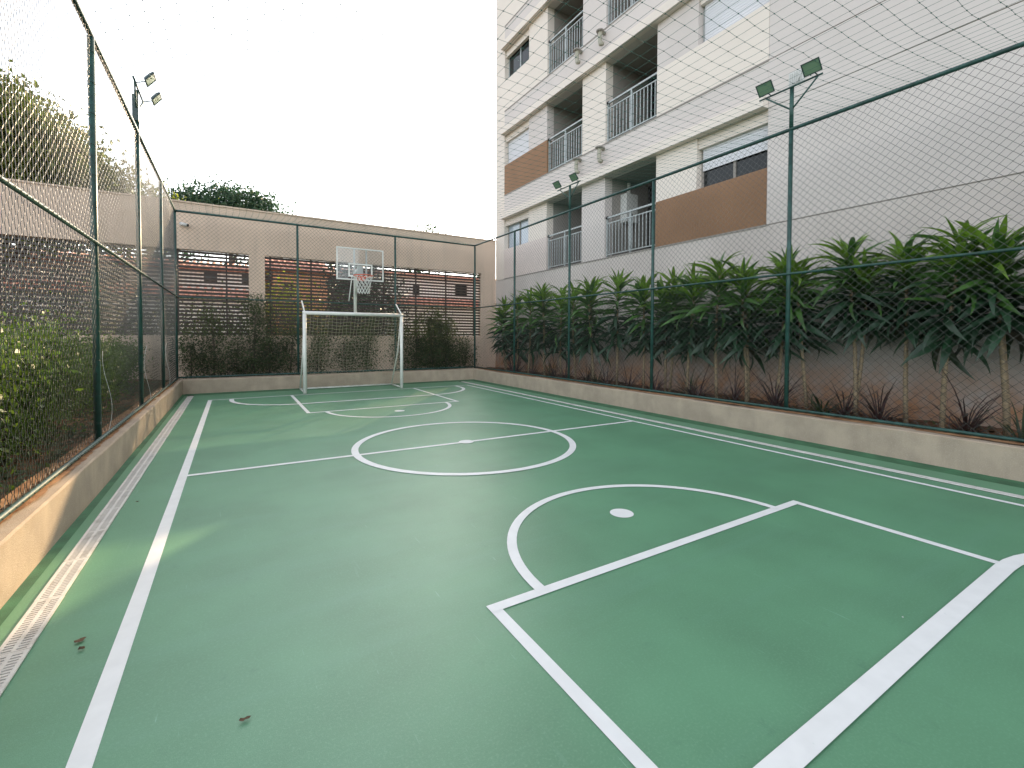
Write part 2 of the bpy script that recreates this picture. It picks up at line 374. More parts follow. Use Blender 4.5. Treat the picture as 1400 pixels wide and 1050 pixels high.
# ------------------------------------------------------------------ chain-link fences
def chain_mesh(name, fn, L, z0, z1, parent, pitch=0.1, r=0.0022, seed=1):
    """woven zigzag wires; fn(u, z, n) -> world arrays"""
    g = np.random.default_rng(seed); h = pitch/2
    nw = int(L/h); nz = int((z1-z0)/h)+1
    U = np.zeros((nw, nz)); Z = np.zeros((nw, nz)); N = np.zeros((nw, nz))
    jj = np.arange(nz)
    for i in range(nw):
        side = (jj+i) % 2
        U[i] = i*h+side*h*1.03; Z[i] = z0+jj*h
        N[i] = np.where(side == 0, 0.0038, -0.0038)
    U += g.normal(0, 0.0012, U.shape)
    bul = 0.010*np.sin(U*2*math.pi/2.56+seed)*np.sin(Z*2.1)+0.008*np.sin(U*1.3+Z*1.9+seed*2)
    Z += 0.008*np.sin(U*1.9+seed)+0.006*np.sin(Z*2.7+U*0.8); U += 0.006*np.sin(Z*2.3+U*1.1)
    N += bul
    offs = [(0, r), (1.35*r, 0), (0, -r), (-1.35*r, 0)]
    V = np.zeros((nw, nz, 4, 3))
    for k, (du, dn) in enumerate(offs): V[:, :, k, :] = fn(U+du, Z, N+dn)
    idx = np.arange(nw*nz*4).reshape(nw, nz, 4); Q = []
    for k in range(4):
        k2 = (k+1) % 4
        Q.append(np.stack([idx[:, :-1, k], idx[:, :-1, k2], idx[:, 1:, k2], idx[:, 1:, k]], -1).reshape(-1, 4))
    o = link_mesh(name, V.reshape(-1, 3), np.concatenate(Q), WIRE, parent, True)
    o['kind'] = 'stuff'
    return o

def fence(label, fn, L, posts, side, seed):
    """fn(u, z, n): u along, n towards the court"""
    P = lambda u, z, n=0.0: tuple(np.asarray(fn(np.array(u, float), np.array(z, float), np.array(n, float)), float))
    t = thing('chain_link_fence', label, 'fence', P(L/2, CH))
    for u in posts:
        b = MB(); b.tube([P(u, CH+0.002), P(u, FZ1-0.026)], 0.030, 12)
        po = b.build('post', FENCE, t)
        tb = MB()
        for k in range(13):
            z = FZ0+0.15+k*0.31+random.uniform(-.03, .03)
            tb.tube([P(u+0.033*math.cos(a), z+0.004*a, 0.033*math.sin(a)) for a in np.linspace(0, 2*math.pi, 9)], 0.0022, 4)
        tb.build('wire_tie', WIRE, po)['kind'] = 'stuff'
    for nm, z, r in (('top_rail', FZ1, 0.027), ('middle_rail', FZM, 0.017), ('bottom_rail', FZ0, 0.020)):
        b = MB(); b.tube([P(u, z, 0.034 if nm != 'top_rail' else 0) for u in np.linspace(0, L, 8)], r, 10)
        rail = b.build(nm, FENCE, t)
        # lacing wire wound round the rail
        lb = MB(); n = int(L/0.1*4); pts = [P(L*i/n, z+(r+0.004)*math.cos(i*math.pi/2), (0.034 if nm != 'top_rail' else 0)+(r+0.004)*math.sin(i*math.pi/2)) for i in range(n+1)]
        lb.tube(pts, 0.0022, 4); lb.build('lacing_wire', WIRE, rail)
    chain_mesh('wire_mesh', fn, L, FZ0, FZ1+0.035, t, seed=seed)
    return t

def fn_left(u, z, n): return np.stack([FLX+n, YN+u, z+0*u], -1)
def fn_right(u, z, n): return np.stack([FRX-n, YN+u, z+0*u], -1)
def fn_far(u, z, n): return np.stack([FLX+u, FFY-n, z+0*u], -1)
LY = FFY-YN
ypost = [y-YN for y in (-1.48, 1.08, 3.64, 6.19, 8.77, 11.30)]
# the court is enclosed on the inner side of its posts
fence('green chain link fence along the sunlit garden hedge', fn_left, LY, ypost+[LY], 1, 3)
fence('green chain link fence in front of the dracaena bed and apartments', fn_right, LY, ypost+[LY], -1, 5)
fence('green chain link fence behind the goal and hoop', fn_far, FRX-FLX, [2.72, 5.44], 1, 8)
# loose pale mesh ends beside the garden fence posts
def cable(y, dx, label):
    b = MB(); pts = []
    for i in range(15):
        s = i/14; z = 0.42+s*0.85
        pts.append((FLX+0.05+0.03*math.sin(s*5+dx), y+0.10+0.10*math.sin(s*3.0+dx)*(1-s), z))
    b.tube(pts, 0.0022, 6); b.build('loose_wire', WCABLE, None, label=label, category='wire', group='loose wires by the garden fence posts')
for y, dx in ((6.22, 0.2), (8.83, 1.4), (11.4, 0.8)): cable(y, dx, 'pale loose wire end hanging beside a garden fence post')

# ------------------------------------------------------------------ overhead net
def overhead_net():
    dx, dy = 0.132, 0.172
    nx = int((FRX-FLX)/dx)+1; ny = int((FFY-YN)/dy)+1
    X, Y = np.meshgrid(np.linspace(FLX, FRX, nx), np.linspace(YN, FFY, ny), indexing='ij')
    g = np.random.default_rng(11)
    edge = np.minimum(np.minimum(X-FLX, FRX-X), np.minimum(FFY-Y, 3.0))
    Z = FZ1+0.02-0.30*(1-np.exp(-edge/1.45))*(1+0.05*np.sin(X*1.7+Y*0.9)*np.cos(Y*1.1))
    inner = (edge > 0.05)
    X = X+inner*(0.010*np.sin(Y*1.2+X*0.6)+0.004*np.sin(Y*5.1)+g.normal(0, .0028, X.shape))
    Y = Y+inner*(0.014*np.sin(X*1.3+Y*0.5)+0.005*np.sin(X*4.7+1)+g.normal(0, .0032, X.shape))
    P = np.stack([X, Y, Z], -1); r = 0.0017; V = []; Q = []; base = 0
    for axis in (0, 1):
        A = P if axis == 0 else P.transpose(1, 0, 2)
        n0, n1 = A.shape[:2]
        side = np.array([0, 1, 0]) if axis == 0 else np.array([1, 0, 0])     # threads run along axis
        A = A.transpose(1, 0, 2)                                            # (thread, knot)
        T = np.stack([A+side*r, A-side*r*0.5+np.array([0, 0, r*.87]), A-side*r*0.5-np.array([0, 0, r*.87])], 2)
        m0, m1 = T.shape[:2]; idx = base+np.arange(m0*m1*3).reshape(m0, m1, 3); V.append(T.reshape(-1, 3)); base += m0*m1*3
        for k in range(3):
            k2 = (k+1) % 3
            Q.append(np.stack([idx[:, :-1, k], idx[:, :-1, k2], idx[:, 1:, k2], idx[:, 1:, k]], -1).reshape(-1, 4))
    o = thing('overhead_net', 'green knotted net stretched over the whole court', 'net', ((FLX+FRX)/2, (YN+FFY)/2, FZ1))
    link_mesh('cords', np.concatenate(V), np.concatenate(Q), NETM, o)['kind'] = 'stuff'
    C = P.reshape(-1, 3); kr = 0.0078
    oc = np.array([(1, 0, 0), (-1, 0, 0), (0, 1, 0), (0, -1, 0), (0, 0, 1), (0, 0, -1)])*kr
    V = (C[:, None, :]+oc[None]).reshape(-1, 3)
    tri = np.array([(0, 2, 4), (2, 1, 4), (1, 3, 4), (3, 0, 4), (2, 0, 5), (1, 2, 5), (3, 1, 5), (0, 3, 5)])
    Fk = (np.arange(len(C))[:, None, None]*6+tri[None]).reshape(-1, 3)
    link_mesh('knots', V, Fk, NETM, o)['kind'] = 'stuff'
overhead_net()

# ------------------------------------------------------------------ floodlights on the fence posts
def flood(px, py, ang, label, third=False, box=False, out=0.12):
    """ang: heading of the cross arm; lamps look along face direction (towards the court)"""
    t = thing('floodlight_bracket', label, 'floodlight', (px, py, FZ1+0.03))
    c, s = math.cos(ang), math.sin(ang); A = Vector((c, s, 0)); Fd = Vector((-s, c, 0)); B = Vector((px, py, 0))
    P = lambda a, f, z: tuple(B+A*a+Fd*f+Vector((0, 0, z)))
    MB().tube([P(0, 0, FZ1+0.03), P(0, 0, 5.06)], 0.028, 12).build('pole', FENCE, t)
    MB().tube([P(-0.42, 0.03, 5.055), P(0.46, 0.03, 5.055)], 0.013, 8).build('cross_arm', FENCE, t)
    for q in (-0.36, 0.36):
        MB().tube([P(0, 0.0, 4.74), P(q, 0.03, 5.045)], 0.012, 8).build('brace', FENCE, t)
    for q in (-0.34, 0.30):
        # head: bevelled tray tilted down, lens, yoke
        tilt = R_(38); w, h, d = 0.118, 0.088, 0.05
        o = P(q, out+0.05, 5.13); Nf = (Fd*math.cos(tilt)+Vector((0, 0, -math.sin(tilt)))); Up = A.cross(Nf).normalized()
        if Up.z < 0: Up = -Up
        O = Vector(o)
        def ring(ww, hh, dd): return [tuple(O+A*(sx*ww)+Up*(sz*hh)+Nf*dd) for sx, sz in ((-1, -1), (1, -1), (1, 1), (-1, 1))]
        b = MB(); rs = [ring(w*.6, h*.6, -d), ring(w*.95, h*.95, -d*.4), ring(w, h, 0), ring(w*.9, h*.88, 0.004), ring(w*.88, h*.86, -0.006)]
        for k in rs: b.v += k
        for i in range(4):
            for j in range(4): j2 = (j+1) % 4; b.f.append((i*4+j, i*4+j2, (i+1)*4+j2, (i+1)*4+j))
        b.f.append((3, 2, 1, 0))
        hd = b.build('lamp_head', LAMPH, t)
        g = MB(); g.quad(*ring(w*.88, h*.86, -0.003)); g.build('lens', LAMPG, hd)
        y = MB(); y.tube([P(q-0.02, 0.03, 5.055), tuple(O-Up*0.06-Nf*0.02)], 0.008, 6); y.build('yoke', FENCE, hd)
    if third:
        b = MB(); O = Vector(P(-0.02, -0.10, 5.22))
        b.box(O.x-0.02, O.x+0.0, O.y-0.11, O.y+0.11, O.z-0.10, O.z+0.10)
        hd = b.build('rear_lamp_head', LAMPW, t)
        for k in range(7):
            yy = O.y-0.09+k*0.03
            MB().box(O.x-0.035, O.x-0.0205, yy-0.003, yy+0.003, O.z-0.085, O.z+0.085).build('cooling_fin', LAMPW, hd)
        MB().tube([P(0, -0.03, 5.05), (O.x-0.005, O.y-0.11, O.z+0.15)], 0.008, 6).build('rear_yoke', LAMPW, hd)
    if box:
        MB().box(px-0.045, px+0.03, py-0.06, py+0.06, 4.60, 4.98).build('control_box', LAMPH, t)
flood(FRX, 3.64, -math.pi/2+math.pi, 'twin floodlights with a pale finned rear lamp on a fence post before the plain facade', third=True)
flood(FRX, 8.77, math.pi/2, 'twin floodlights on a fence post before the apartment balconies')
flood(FLX, 8.77, -math.pi/2, 'twin floodlights with dark control box on a post of the garden fence', box=True, out=0.16)

# ------------------------------------------------------------------ goal
def goal():
    gx0, gx1, gy, gh = 1.473, 3.877, 12.11, 2.0; yb = 13.05
    t = thing('football_goal', 'white tubular football goal with sagging cord net', 'goal', ((gx0+gx1)/2, gy, 0.0))
    r = 0.043
    for x in (gx0, gx1): MB().tube([(x, gy, 0.012), (x, gy, gh)], r, 14).build('post', GOALW, t)
    MB().tube([(gx0-r, gy, gh-0.02), (gx1+r, gy, gh-0.02)], r, 14).build('crossbar', GOALW, t)
    for x in (gx0, gx1):
        MB().tube([(x, gy, gh+0.01), (x, gy+0.5, gh+0.30)], 0.018, 8).build('net_arm', GOALW, t)
        MB().tube([(x, gy+0.05, gh-0.06), (x, gy+0.34, 1.0), (x, yb, 0.03)], 0.02, 8).build('back_stay', GOALW, t)
        MB().tube([(x, gy, 0.035), (x, yb, 0.035)], 0.02, 8).build('ground_bar', GOALW, t)
    MB().tube([(gx0, yb, 0.035), (gx1, yb, 0.035)], 0.02, 8).build('ground_bar', GOALW, t)
    # net: back sheet from crossbar to ground bar, with sag, plus two side sheets
    b = MB(); g = random.Random(3)
    def S(u, v):     # u across 0..1, v down 0..1
        x = gx0+0.05+u*(gx1-gx0-0.1); pr = v**1.15
        y = gy+0.05+(yb-gy-0.08)*pr+0.10*math.sin(math.pi*u)*math.sin(math.pi*min(1, v*1.05))
        z = gh-0.07-(gh-0.12)*v-0.05*math.sin(math.pi*u)*math.sin(math.pi*v)
        return (x+0.012*math.sin(u*40+v*9), y+0.012*math.sin(u*23+v*31), z+0.014*math.sin(u*31+v*5))
    nu, nv = 26, 24
    for i in range(nu+1): b.tube([S(i/nu, j/nv) for j in range(nv+1)], 0.0028, 4, False)
    for j in range(nv+1): b.tube([S(i/nu, j/nv) for i in range(nu+1)], 0.0028, 4, False)
    for x in (gx0+0.03, gx1-0.03):
        n = 20
        for j in range(n+1):
            v = j/n; z = gh-0.07-(gh-0.12)*v; y2 = gy+0.05+(yb-gy-0.08)*v**1.15
            b.tube([(x+0.03*math.sin(k*1.1+j*.4), gy+0.03+(y2-gy-0.03)*k/5, z-0.05*math.sin(k/5*math.pi)) for k in range(6)], 0.0028, 4, False)
        for k in range(1, 9):
            yy = gy+0.04+k*0.1; v0 = max(0.0, ((yy-gy-0.05)/(yb-gy-0.08)))**(1/1.15)
            if v0 < 0.98: b.tube([(x+0.02*math.sin(q+k), yy, gh-0.07-(gh-0.12)*(v0+(1-v0)*q/6)) for q in range(7)], 0.0028, 4, False)
    b.build('net', CORD, t)['kind'] = 'stuff'
goal()

def hoop():
    px, py = 2.69, 12.20; by = 11.62; bx = 2.69; bz0, bz1 = 2.79, 3.575; bw = 0.565
    t = thing('basketball_hoop', 'clear backboard with orange rim mounted above the goal crossbar', 'hoop', (px, py, 2.0))
    MB().tube([(px, py, 1.985), (px, py, 2.95), (px, py-0.06, 3.05), (px, by+0.05, 3.12)], 0.04, 14).build('pole', GOALW, t)
    MB().tube([(px, py, 2.45), (px-0.05, by+0.06, 3.0)], 0.016, 8).build('brace', GOALW, t)
    MB().tube([(px-0.10, py-0.1, 2.95), (px-0.19, py-0.15, 2.30)], 0.012, 8).build('crank_rod', GOALW, t)
    bd = MB().box(bx-bw+0.02, bx+bw-0.02, by-0.006, by+0.006, bz0+0.02, bz1-0.02).build('backboard', ACRYL, t)
    f = MB(); e = 0.028
    f.box(bx-bw, bx+bw, by-0.018, by+0.02, bz0, bz0+e); f.box(bx-bw, bx+bw, by-0.018, by+0.02, bz1-e, bz1)
    f.box(bx-bw, bx-bw+e, by-0.016, by+0.018, bz0+e, bz1-e); f.box(bx+bw-e, bx+bw, by-0.016, by+0.018, bz0+e, bz1-e)
    f.build('frame', GOALW, bd)
    q = MB(); hw, z0, z1 = 0.29, 2.87, 3.20; w = 0.036; y0, y1 = by-0.012, by-0.0075
    q.box(bx-hw, bx+hw, y0, y1, z1-w, z1); q.box(bx-hw, bx-hw+w, y0, y1, z0, z1-w); q.box(bx+hw-w, bx+hw, y0, y1, z0, z1-w); q.box(bx-hw+w, bx+hw-w, y0, y1, z0, z0+w)
    q.build('target_square', GOALW, bd)
    for sx in (-0.145, 0.145): MB().box(bx+sx-0.018, bx+sx+0.018, by+0.010, by+0.035, bz0+e, bz1-e).build('rear_bar', GOALW, bd)
    MB().box(bx-0.07, bx+0.07, by+0.036, by+0.06, 2.92, 3.16).build('mounting_plate', GOALW, bd)
    rz = 2.875; rc = (bx, by-0.30)
    rim = MB().tube([(rc[0]+0.228*math.cos(a), rc[1]+0.228*math.sin(a), rz) for a in np.linspace(0, 2*math.pi, 33)], 0.011, 8, False).build('rim', RED, t)
    MB().box(bx-0.08, bx+0.08, by-0.085, by-0.013, rz-0.10, rz+0.02).build('rim_bracket', RED, rim)
    for sx in (-1, 1): MB().tube([(bx+sx*0.07, by-0.05, rz-0.09), (bx+sx*0.10, rc[1]+0.12, rz)], 0.008, 6).build('rim_stay', RED, rim)
    b = MB(); n = 12
    def ringp(k, i):
        z = rz-0.01-0.42*k/6; rr = 0.225*(1-0.42*(k/6)**0.6); a = 2*math.pi*(i+0.5*(k % 2))/n
        return (rc[0]+rr*math.cos(a), rc[1]+rr*math.sin(a), z)
    for i in range(n):
        for s in (0, 1):
            pts = []; ii = i
            for k in range(7):
                pts.append(ringp(k, ii))
                if s == 0: ii += 1 if k % 2 else 0
                else: ii -= 0 if k % 2 else 1
            b.tube(pts, 0.0055, 5, False)
    b.build('net', GOALW, rim)
hoop()

# ------------------------------------------------------------------ far boundary wall with slatted openings
def far_wall():
    T = 0.22; t = thing('boundary_wall', 'beige boundary wall with dark horizontal slats behind the goal', 'wall', (1.0, YW, -0.06))
    x0, x1 = -16.0, XB-0.002; zo0, zo1 = 1.42, 3.68
    ops = [(-15.0, -7.05), (-6.65, 0.38), (0.773, 7.655)]
    MB().box(x0, x1, YW, YW+T, -0.06, zo0).build('wall_base', WALLB, t)
    MB().box(x0, x1, YW, YW+T, zo1, HW).build('wall_beam', WALLB, t)
    xs = [x0]+[v for o in ops for v in o]+[x1]
    for i in range(0, len(xs), 2): MB().box(xs[i], xs[i+1], YW+0.001, YW+T-0.001, zo0, zo1).build('column', WALLB, t)
    MB().box(x0, x1, YW-0.03, YW+T+0.03, HW, HW+0.04).build('coping', WALLB, t)
    for (a, c) in ops:
        L = c-a; me = box_mesh('slat', L, 0.022, 0.062, SLAT); n = 23
        for k in range(n):
            z = zo0+0.05+k*(zo1-zo0-0.1)/(n-1)
            inst('slat', me, t, ((a+c)/2, YW+0.11+random.uniform(-.002, .002), z), (random.uniform(-.04, .04), random.uniform(-.0008, .0008), 0))
        m = int(L/1.085); mm = box_mesh('mullion', 0.04, 0.05, zo1-zo0, SLAT)
        for k in range(m+1):
            x = a+0.14+k*1.085 if a > 0 else c-0.53-k*1.085
            if a < x < c: inst('mullion', mm, t, (x, YW+0.15, (zo0+zo1)/2))
    return t
far_wall()
# security camera on the wall
p = on(248, 306, 1, YW)
t = thing('security_camera', 'small white bullet security camera high on the beige boundary wall', 'camera', (p[0], YW, p[2]))
MB().tube([(p[0], YW, p[2]), (p[0], YW-0.02, p[2])], 0.045, 12).build('mount', LAMPW, t)
MB().tube([(p[0], YW-0.01, p[2]), (p[0]+0.05, YW-0.08, p[2]-0.01)], 0.014, 8).build('arm', LAMPW, t)
bd = MB().tube([(p[0]-0.02, YW-0.08, p[2]-0.01), (p[0]+0.14, YW-0.16, p[2]-0.05)], 0.042, 14).build('body', LAMPW, t)
MB().tube([(p[0]+0.141, YW-0.1605, p[2]-0.0505), (p[0]+0.155, YW-0.1675, p[2]-0.054)], 0.036, 14).build('lens', BLACK, bd)

# ------------------------------------------------------------------ apartment building
def apartment():
    t = thing('apartment_building', 'pale apartment building with balconies, brown panels and slab ledges', 'building', (XB+4, 0, -0.06))
    F0, DH, NR = 3.46, 2.945, 5; SO = 2.085; YP = 4.72; YS = 14.10; y0 = -13.0
    top = F0+NR*DH
    wins = ((12.55, YS), (YP, 6.20)); balcs = ((9.87, 11.53), (7.27, 8.95))
    pil = ((11.53, 12.55), (8.95, 9.87), (6.20, 7.27))
    MB().box(XB, XB+0.3, y0, YB1, -0.06, F0-0.012).build('base_wall', BASEW, t)
    MB().box(XB-0.006, XB-0.0005, y0, YB1-0.01, 0.1, 1.66).build('base_band', BASEBAND, t)  # thin sheet, darker than the base wall above it
    MB().box(XB+1.62, XB+12, y0, YB1, -0.06, top+0.6).build('core', DARKIN, t)
    MB().box(XB, XB+1.618, YS+0.001, YB1, F0, top+0.6).build('corner_wall', CREAM, t)
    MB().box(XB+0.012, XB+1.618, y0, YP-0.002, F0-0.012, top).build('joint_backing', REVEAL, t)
    MB().box(XB, XB+12.0, y0, YB1, top+0.602, top+0.9).build('parapet', CREAM, t)
    zs = [F0]
    for k in range(NR): zs += [F0+k*DH+SO, F0+(k+1)*DH]
    for a, b in zip(zs[:-1], zs[1:]):
        MB().box(XB, XB+0.0105, y0, YP, a+0.008, b-0.008).build('wall_panel', GREYP, t)
    # balusters and shutters share data
    BY = 0.105
    for k in range(NR):
        z = F0+k*DH; zt = z+SO; zn = z+DH
        MB().box(XB, XB+0.25, YP+0.002, YS, zt, zn).build('spandrel', GREYP, t)
        MB().box(XB-0.17, XB-0.001, YP+0.003, YS, zt-0.002, zt+0.20).build('slab_ledge', CREAM, t)
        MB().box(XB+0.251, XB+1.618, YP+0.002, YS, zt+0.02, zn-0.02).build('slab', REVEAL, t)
        MB().box(XB-0.012, XB+1.617, YP+0.004, YS-0.002, z-0.0195, z+0.012).build('floor_edge', REVEAL, t)
        # panels under windows (span window and the pier beside it)
        for ci, (a, b) in enumerate(((11.53, YS-0.001), (YP+0.004, 7.27))):
            m = {(0, 0): PINK, (1, 0): BROWN, (0, 1): BROWN}.get((k, ci), CREAM)
            MB().box(XB-0.004, XB+0.2, a, b, z+0.0125, z+1.03).build('window_panel', m, t)
        for i, (a, b) in enumerate(pil):
            zb = z+1.0305 if i in (0, 2) else z+0.0125
            MB().box(XB, XB+0.25, a, b, zb, zt-0.001).build('pier', GREYP if (k+i) % 2 else CREAM, t)
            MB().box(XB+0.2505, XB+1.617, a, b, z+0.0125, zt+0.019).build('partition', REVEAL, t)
        for ci, (a, b) in enumerate(wins):
            wz0, wz1 = z+1.0305, zt
            w = MB(); d = XB+0.16
            for q in ((a, a+0.05, wz0, wz1), (b-0.05, b, wz0, wz1), (a+0.05, b-0.05, wz0, wz0+0.05), (a+0.05, b-0.05, wz1-0.05, wz1)):
                w.box(d, d+0.06, q[0], q[1], q[2], q[3])
            mid = (a+b)/2; w.box(d+0.002, d+0.055, mid-0.025, mid+0.025, wz0+0.05, wz1-0.05)
            wo = w.build('window', ALU if k else REVEAL, t)
            MB().box(d+0.03, d+0.036, a+0.05, mid-0.025, wz0+0.05, wz1-0.05).build('pane', GLASSD if (k, ci) in ((0, 1), (2, 0)) else GLASSL, wo)
            MB().box(d+0.022, d+0.028, mid+0.025, b-0.05, wz0+0.05, wz1-0.05).build('pane', GLASSD if (k, ci) == (0, 1) else (GLASSD if k == 2 else GLASSL), wo)
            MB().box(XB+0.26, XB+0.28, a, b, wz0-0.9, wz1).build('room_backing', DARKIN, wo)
            sb = MB().box(XB+0.05, XB+0.155, a+0.002, b-0.002, wz1-0.22, wz1-0.001).build('shutter_box', CREAM, wo)
            drop = {(1, 0): 0.99, (0, 1): 0.55, (1, 1): 1.0, (3, 0): 0.6, (2, 1): 0.8, (3, 1): 0.4}.get((k, ci), 0.0)
            if drop:
                zb = wz1-0.22-(wz1-0.22-wz0-0.006)*drop; n = max(3, int((wz1-0.22-zb)/0.055)); hh = (wz1-0.22-zb)/n
                sm = box_mesh('shutter_slat', 0.012, b-a-0.11, hh-0.006, BLIND)
                for q in range(n): inst('shutter_slat', sm, wo, (XB+0.14, (a+b)/2, zb+hh*(q+0.5)))
            if (k, ci) == (0, 1):
                MB().box(XB+0.226, XB+0.238, mid-0.02, mid+0.22, wz0, wz1-0.5).build('curtain', PINK, wo)
        for ci, (a, b) in enumerate(balcs):
            # glazed door at the back
            dr = MB(); d = XB+1.56
            for q in ((a+0.02, a+0.08), ((a+b)/2-0.03, (a+b)/2+0.03), (b-0.08, b-0.02)): dr.box(d, d+0.05, q[0], q[1], z+0.0125, z+2.1)
            do = dr.build('balcony_door', FRAMED, t)
            MB().box(d+0.02, d+0.03, a+0.08, b-0.08, z+0.0125, z+2.1).build('pane', GLASSD if not (k == 0 and ci == 0) else GLASSL, do)
            # railing
            rx = XB+0.07; rl = MB()
            rl.box(rx-0.022, rx+0.022, a+0.004, b-0.004, z+1.02, z+1.06); rl.box(rx-0.014, rx+0.014, a+0.004, b-0.004, z+0.88, z+0.905)
            rl.box(rx-0.014, rx+0.014, a+0.004, b-0.004, z+0.075, z+0.10)
            ra = rl.build('balcony_railing', ALU, t)
            pm = box_mesh('railing_post', 0.04, 0.04, 1.005, ALU)
            for yy in (a+0.03, (a+b)/2, b-0.03): inst('railing_post', pm, ra, (rx, yy, z+0.5155))
            bm_ = box_mesh('baluster', 0.018, 0.018, 0.778, ALU); n = int((b-a)/BY)
            for q in range(1, n):
                yy = a+(b-a)*q/n
                if abs(yy-(a+b)/2) > 0.04: inst('baluster', bm_, ra, (rx, yy, z+0.49))
            MB().tube([(rx, b-0.002, z+1.04), (rx, b-0.05, z+1.04)], 0.045, 10).build('rail_flange', BLACK, ra)
    # rain spouts below the balconies
    for k in (1, 2, 3, 4):
        z = F0+k*DH
        for yy in (9.0, 9.92):
            b = MB(); b.tube([(XB-0.02, yy, z-0.12), (XB-0.12, yy, z-0.12), (XB-0.16, yy, z-0.16), (XB-0.17, yy, z-0.36), (XB-0.19, yy-0.05, z-0.47), (XB-0.22, yy-0.14, z-0.52)], 0.055, 12)
            sp = b.build('rain_spout', PIPE, t)
            MB().tube([(XB-0.165, yy, z-0.13), (XB-0.165, yy, z-0.095)], 0.10, 14).build('spout_collar', REVEAL, sp)
    # wall vent on the base wall
    MB().tube([(XB-0.005, 6.45, 0.52), (XB+0.001, 6.45, 0.52)], 0.085, 16).build('wall_vent', BLACK, t)
apartment()
# things on the balconies
z = 3.46
t = thing('water_heater', 'white gas water heater with black flue hole on the ground balcony wall', 'heater', (XB+0.75, 8.74, z+0.98))
hb = MB().box(XB+0.55, XB+0.95, 8.72, 8.945, z+0.98, z+1.72).build('casing', LAMPW, t)
MB().tube([(XB+0.70, 8.7195, z+1.15), (XB+0.70, 8.70, z+1.15)], 0.06, 14).build('flue_hole', BLACK, hb)
MB().tube([(XB+0.75, 8.85, z+1.72), (XB+0.75, 8.85, z+2.04)], 0.05, 10).build('flue_pipe', LAMPW, t)

# ------------------------------------------------------------------ foliage helpers
def leaf_cloud(centers, radii, n, size, seed, flat=0.0, aspect=0.5, clump=0):
    """n small kite-shaped leaves spread through ellipsoids -> V, F(quads)"""
    g = np.random.default_rng(seed); C = np.array(centers, float); Rr = np.array(radii, float)
    if Rr.ndim == 1: Rr = np.repeat(Rr[:, None], 3, 1)
    vol = Rr.prod(1); pick = g.choice(len(C), n, p=vol**0.7/np.sum(vol**0.7))
    d = g.normal(size=(n, 3)); d /= np.linalg.norm(d, axis=1)[:, None]
    rad = g.random(n)**0.42
    P = C[pick]+d*rad[:, None]*Rr[pick]
    if clump:
        K = max(8, n//clump); cc = P[g.choice(n, K)]; which = g.choice(K, n)
        P = cc[which]+g.normal(size=(n, 3))*size*(2.4 if clump < 40 else 1.9)
    ax = g.normal(size=(n, 3))+d*0.7; ax[:, 2] -= 0.25; ax /= np.linalg.norm(ax, axis=1)[:, None]
    sd_ = np.cross(ax, g.normal(size=(n, 3))); sd_ /= np.linalg.norm(sd_, axis=1)[:, None]
    nn = np.cross(ax, sd_)
    s = size*(0.55+0.9*g.random(n))[:, None]
    V = np.stack([P, P+ax*s*0.5+sd_*s*aspect*0.5+nn*s*0.06, P+ax*s, P+ax*s*0.5-sd_*s*aspect*0.5+nn*s*0.06], 1).reshape(-1, 3)
    return V, np.arange(n*4).reshape(n, 4)

def tree(name, label, base, trunk_top, blobs, n, size, m, seed, group=None, tr=0.22, cat='tree', clump=14):
    t = thing(name, label, cat, base, group)
    b = MB(); base = Vector(base); tt = Vector(trunk_top); g = random.Random(seed)
    mid = base.lerp(tt, 0.5)+Vector((g.uniform(-.3, .3), g.uniform(-.3, .3), 0))*tr*2
    b.tube([base, mid, tt], [tr, tr*0.8, tr*0.55], 10)
    for (c, r) in blobs:
        c = Vector(c); k = tt.lerp(mid, g.uniform(0, .5)); md = k.lerp(c, 0.55)+Vector((g.uniform(-1, 1), g.uniform(-1, 1), g.uniform(0, 1)))*tr
        b.tube([k, md, c], [tr*0.4, tr*0.25, tr*0.08], 6)
        for q in range(4):
            e = c+Vector((g.uniform(-1, 1)*r[0], g.uniform(-1, 1)*r[1], g.uniform(-.6, 1)*r[2]))*0.8
            b.tube([md.lerp(c, 0.5), e], [tr*0.14, tr*0.03], 5)
    b.build('trunk', BARK, t)
    V, Fq = leaf_cloud([c for c, r in blobs], [r for c, r in blobs], n, size, seed, clump=clump)
    link_mesh('crown', V, Fq, m, t)['kind'] = 'stuff'
    return t

# ------------------------------------------------------------------ dracaena bed
def bed(name, x0, x1, y0, y1, z, seed, m=SOIL):
    nx, ny = max(3, int((x1-x0)/0.12)), max(3, int((y1-y0)/0.12)); g = np.random.default_rng(seed)
    X, Y = np.meshgrid(np.linspace(x0, x1, nx), np.linspace(y0, y1, ny), indexing='ij')
    Z = z+0.025*np.sin(X*5+Y*2.1)+0.02*np.sin(Y*3.7+seed)+g.normal(0, 0.008, X.shape)
    V = np.stack([X, Y, Z], -1).reshape(-1, 3); I = np.arange(nx*ny).reshape(nx, ny)
    Fq = np.stack([I[:-1, :-1], I[1:, :-1], I[1:, 1:], I[:-1, 1:]], -1).reshape(-1, 4)
    return link_mesh(name, V, Fq, m, None, True, kind='structure')
bed('planting_bed', CRX+0.32, XB+0.05, YN, YW+0.05, 0.27, 1)
bed('planting_bed', CLX-0.25, CRX+0.34, CFY+0.42, YW+0.05, 0.25, 2)
bed('garden_bed', -14.0, CLX-0.24, YN, YW+0.05, 0.27, 3)

